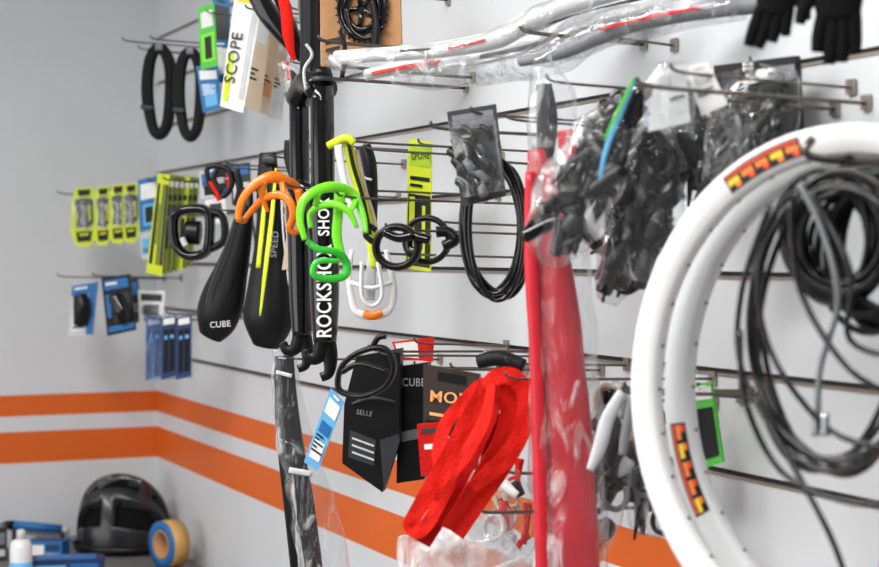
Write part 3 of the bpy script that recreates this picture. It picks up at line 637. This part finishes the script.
acard('red_price_card', [(392, 342), (434, 337), (433, 362), (398, 358)], RED, .16, 50, [(.05, .1, .6, .9, WCD)], hk=(414, 342), prn=False)
acard('brown_card_pack', [(424, 364), (480, 374), (478, 470), (424, 462)], DBR, .24, 50, [(.04, .56, .96, .98, BLK), (.25, .05, .75, .14, BLK), (.1, .48, .6, .51, POR), (.1, .62, .4, .64, LGR), (.1, .7, .5, .72, LGR)], th=.008,
   txt=[('MOE', 429, 401, 11, -4, POR, .008, 1.15, .01)], hk=(450, 368), prn=False)
acard('red_pouch', [(418, 424), (442, 422), (444, 474), (422, 476)], RDD, .27, 50, [(.1, .1, .9, .2, DGR), (.2, .4, .7, .5, WCD)], th=.01, prn=False)
P = Pl(500, 366, .2, 50); b = B('rubber_grip'); b.ptube(P, [(478, 362), (500, 358), (524, 366)], [7, 8, 7], RUB); b.ptube(P, [(505, 356), (510, 376)], 5, BLK); b.ptube(P, [(484, 352, -.01), (500, 366, -.01), (496, 378, 0)], 4, GRY); b.done(); hook(505, 362, .2)
P = Pl(472, 450, .31, 58); b = B('red_webbing_strap')
def rib(pts, r, t0=0, t1=0, f=.07, m=RED):
    """flat webbing band with crisp edges that twists from t0 to t1 degrees along its length"""
    W = spline(P.ps(pts), 8); rr = spline([x*P.s for x in (r if isinstance(r, list) else [r]*len(pts))], 8); L = len(W); vs = []
    for i in range(L):
        Tn = (W[min(L-1, i+1)]-W[max(0, i-1)]).normalized(); a = math.radians(t0+(t1-t0)*i/(L-1))
        nn = P.n*math.cos(a)+P.u*math.sin(a); nn = (nn-Tn*nn.dot(Tn)).normalized(); bb = Tn.cross(nn); w = rr[i]; h = .0011
        bow = .0016*math.sin(i*.55)
        for x, y in ((-1, -1), (0, -1), (1, -1), (1, 1), (0, 1), (-1, 1)): vs.append(W[i]+bb*(x*w)+nn*(y*h+(bow if x == 0 else 0)))
    fs = [[i*6+j, i*6+(j+1) % 6, (i+1)*6+(j+1) % 6, (i+1)*6+j] for i in range(L-1) for j in range(6)]
    fs += [[5, 4, 3, 2, 1, 0], [(L-1)*6+j for j in range(6)]]
    b.add(vs, fs, m)
rib([(488, 380, .012), (476, 406, .014), (456, 444, .016), (436, 480, .018), (418, 510, .016), (410, 525, .01), (418, 532, .014), (430, 520, .022), (442, 498, .026), (458, 470, .03)], [8, 9, 9, 9, 8, 7, 7, 7, 7, 6], 20, -25)
rib([(498, 378, .0), (490, 410, .004), (474, 445, .006), (456, 480, .004), (440, 512, 0), (422, 543, 0)], [8, 10, 11, 11, 10, 9], -30, 15, m=RDD)
rib([(512, 378, -.008), (518, 405, -.004), (514, 438, 0), (499, 468, .0), (478, 500, -.004), (456, 534, -.008)], [8, 11, 12, 11, 10, 9], 35, -10)
rib([(484, 386, .02), (498, 376, .026), (516, 379, .024), (526, 398, .02), (521, 432, .02), (506, 458, .022), (488, 474, .024), (472, 488, .026)], [6, 8, 9, 9, 9, 9, 8, 6], -20, 30)
rib([(478, 398, -.012), (492, 424, -.012), (495, 452, -.012), (482, 484, -.012), (462, 508, -.012)], [9, 12, 13, 11, 9], 40, 5, m=RDD)
rib([(492, 384, .03), (486, 416, .034), (470, 448, .036), (452, 474, .038), (438, 502, .034)], [6, 7, 7, 6, 5], -45, 10)
rib([(506, 380, .012), (508, 412, .012), (500, 442, .014), (484, 470, .014), (466, 498, .012), (446, 528, .01)], [7, 8, 8, 8, 7, 6], 10, 45)
rib([(480, 384, -.02), (462, 404, -.02), (446, 424, -.018), (438, 452, -.014), (440, 476, -.012)], [6, 7, 7, 7, 5], 10, -30)
b.done(); hook(505, 378, .31)
partsbag('white_plastic_bag', [(478, 510), (470, 528), (466, 552), (462, 600)], [22, 50, 64, 70], .27, 55, 8, [WCD, LGR], film=CLD, seed=41, nz=.02, flat=.35, hk=(478, 512))
partsbag('clear_strap_bag', [(506, 470), (514, 500), (516, 530), (514, 560)], [14, 22, 22, 12], .17, 50, 16, [WCD, LGR, BEI, BLK, RDD], seed=42, flat=.35, hk=(506, 472))
partsbag('quick_release_bag', [(624, 384), (616, 420), (600, 470), (588, 520), (580, 558)], [13, 28, 34, 32, 18], .17, 50, 60, DK+[GRY, LGR, BEI], seed=51, rs=(4, 8), lng=1.1, nz=.008, hk=(624, 388))
partsbag('quick_release_bag', [(644, 395), (646, 440), (650, 490), (650, 536)], [12, 24, 28, 20], .1, 45, 50, DK+[GRY, GRY], seed=52, rs=(4, 8), hk=(644, 398), flat=.4)
P = Pl(612, 430, .21, 55); b = B('cream_lever'); b.ptube(P, [(622, 392), (608, 418), (600, 446), (590, 470)], [5, 7, 7, 4], LGR, flat=.5); b.ptube(P, [(632, 398), (626, 430), (622, 455)], [4, 5, 4], GRY, flat=.6); b.done(); hook(622, 392, .215, .0025)
acard('green_card_pack', [(690, 384), (712, 382), (724, 462), (700, 470)], GRN, .07, 35, [(.1, .05, .9, .2, WCD), (.15, .3, .85, .9, BLK)], th=.008, hk=(698, 388))
acard('green_card_pack', [(664, 388), (688, 386), (692, 450), (668, 456)], WCD, .09, 35, [(.1, .1, .9, .5, GRY), (.2, .6, .8, .9, GRN)], hk=(676, 392))
HK.done()
# ---------------------------------------------------------------- lights, world, camera
def area(name, loc, rot, sx, sy, e, col=(1, 1, 1)):
    l = bpy.data.lights.new(name, 'AREA'); l.shape = 'RECTANGLE'; l.size = sx; l.size_y = sy; l.energy = e; l.color = col
    o = bpy.data.objects.new(name, l); o.location = loc; o.rotation_euler = rot; sc.collection.objects.link(o)
area('ceiling_light', (3.0, -1.5, 2.95), (0, 0, 0), 2.2, .2, 82, (1, .985, .96))
area('ceiling_light', (1.6, -2.8, 2.95), (0, 0, 0), 1.6, .2, 42, (1, .985, .96))
area('ceiling_light', (5.2, -2.2, 2.95), (0, 0, 0), 1.0, .2, 44, (1, .985, .96))
area('front_fill_light', (2.6, -4.3, 1.4), (math.radians(90), 0, 0), 3.2, 1.6, 44, (.98, .99, 1))  # unseen fill light added at the room front to brighten the wall
wd = bpy.data.worlds.new('world'); sc.world = wd; wd.use_nodes = True
bg = wd.node_tree.nodes['Background']; bg.inputs[0].default_value = (.98, .985, 1, 1); bg.inputs[1].default_value = .25
cam = bpy.data.cameras.new('camera'); co = bpy.data.objects.new('camera', cam); sc.collection.objects.link(co); sc.camera = co
cam.sensor_width = 36; cam.sensor_fit = 'HORIZONTAL'; cam.lens = 36*FPX/879; cam.shift_y = -(283.5-HOR)/879; cam.clip_start = .02
co.location = C; co.rotation_euler = FW.to_track_quat('-Z', 'Y').to_euler()
cam.dof.use_dof = True; cam.dof.focus_distance = 2.75; cam.dof.aperture_fstop = 4.8
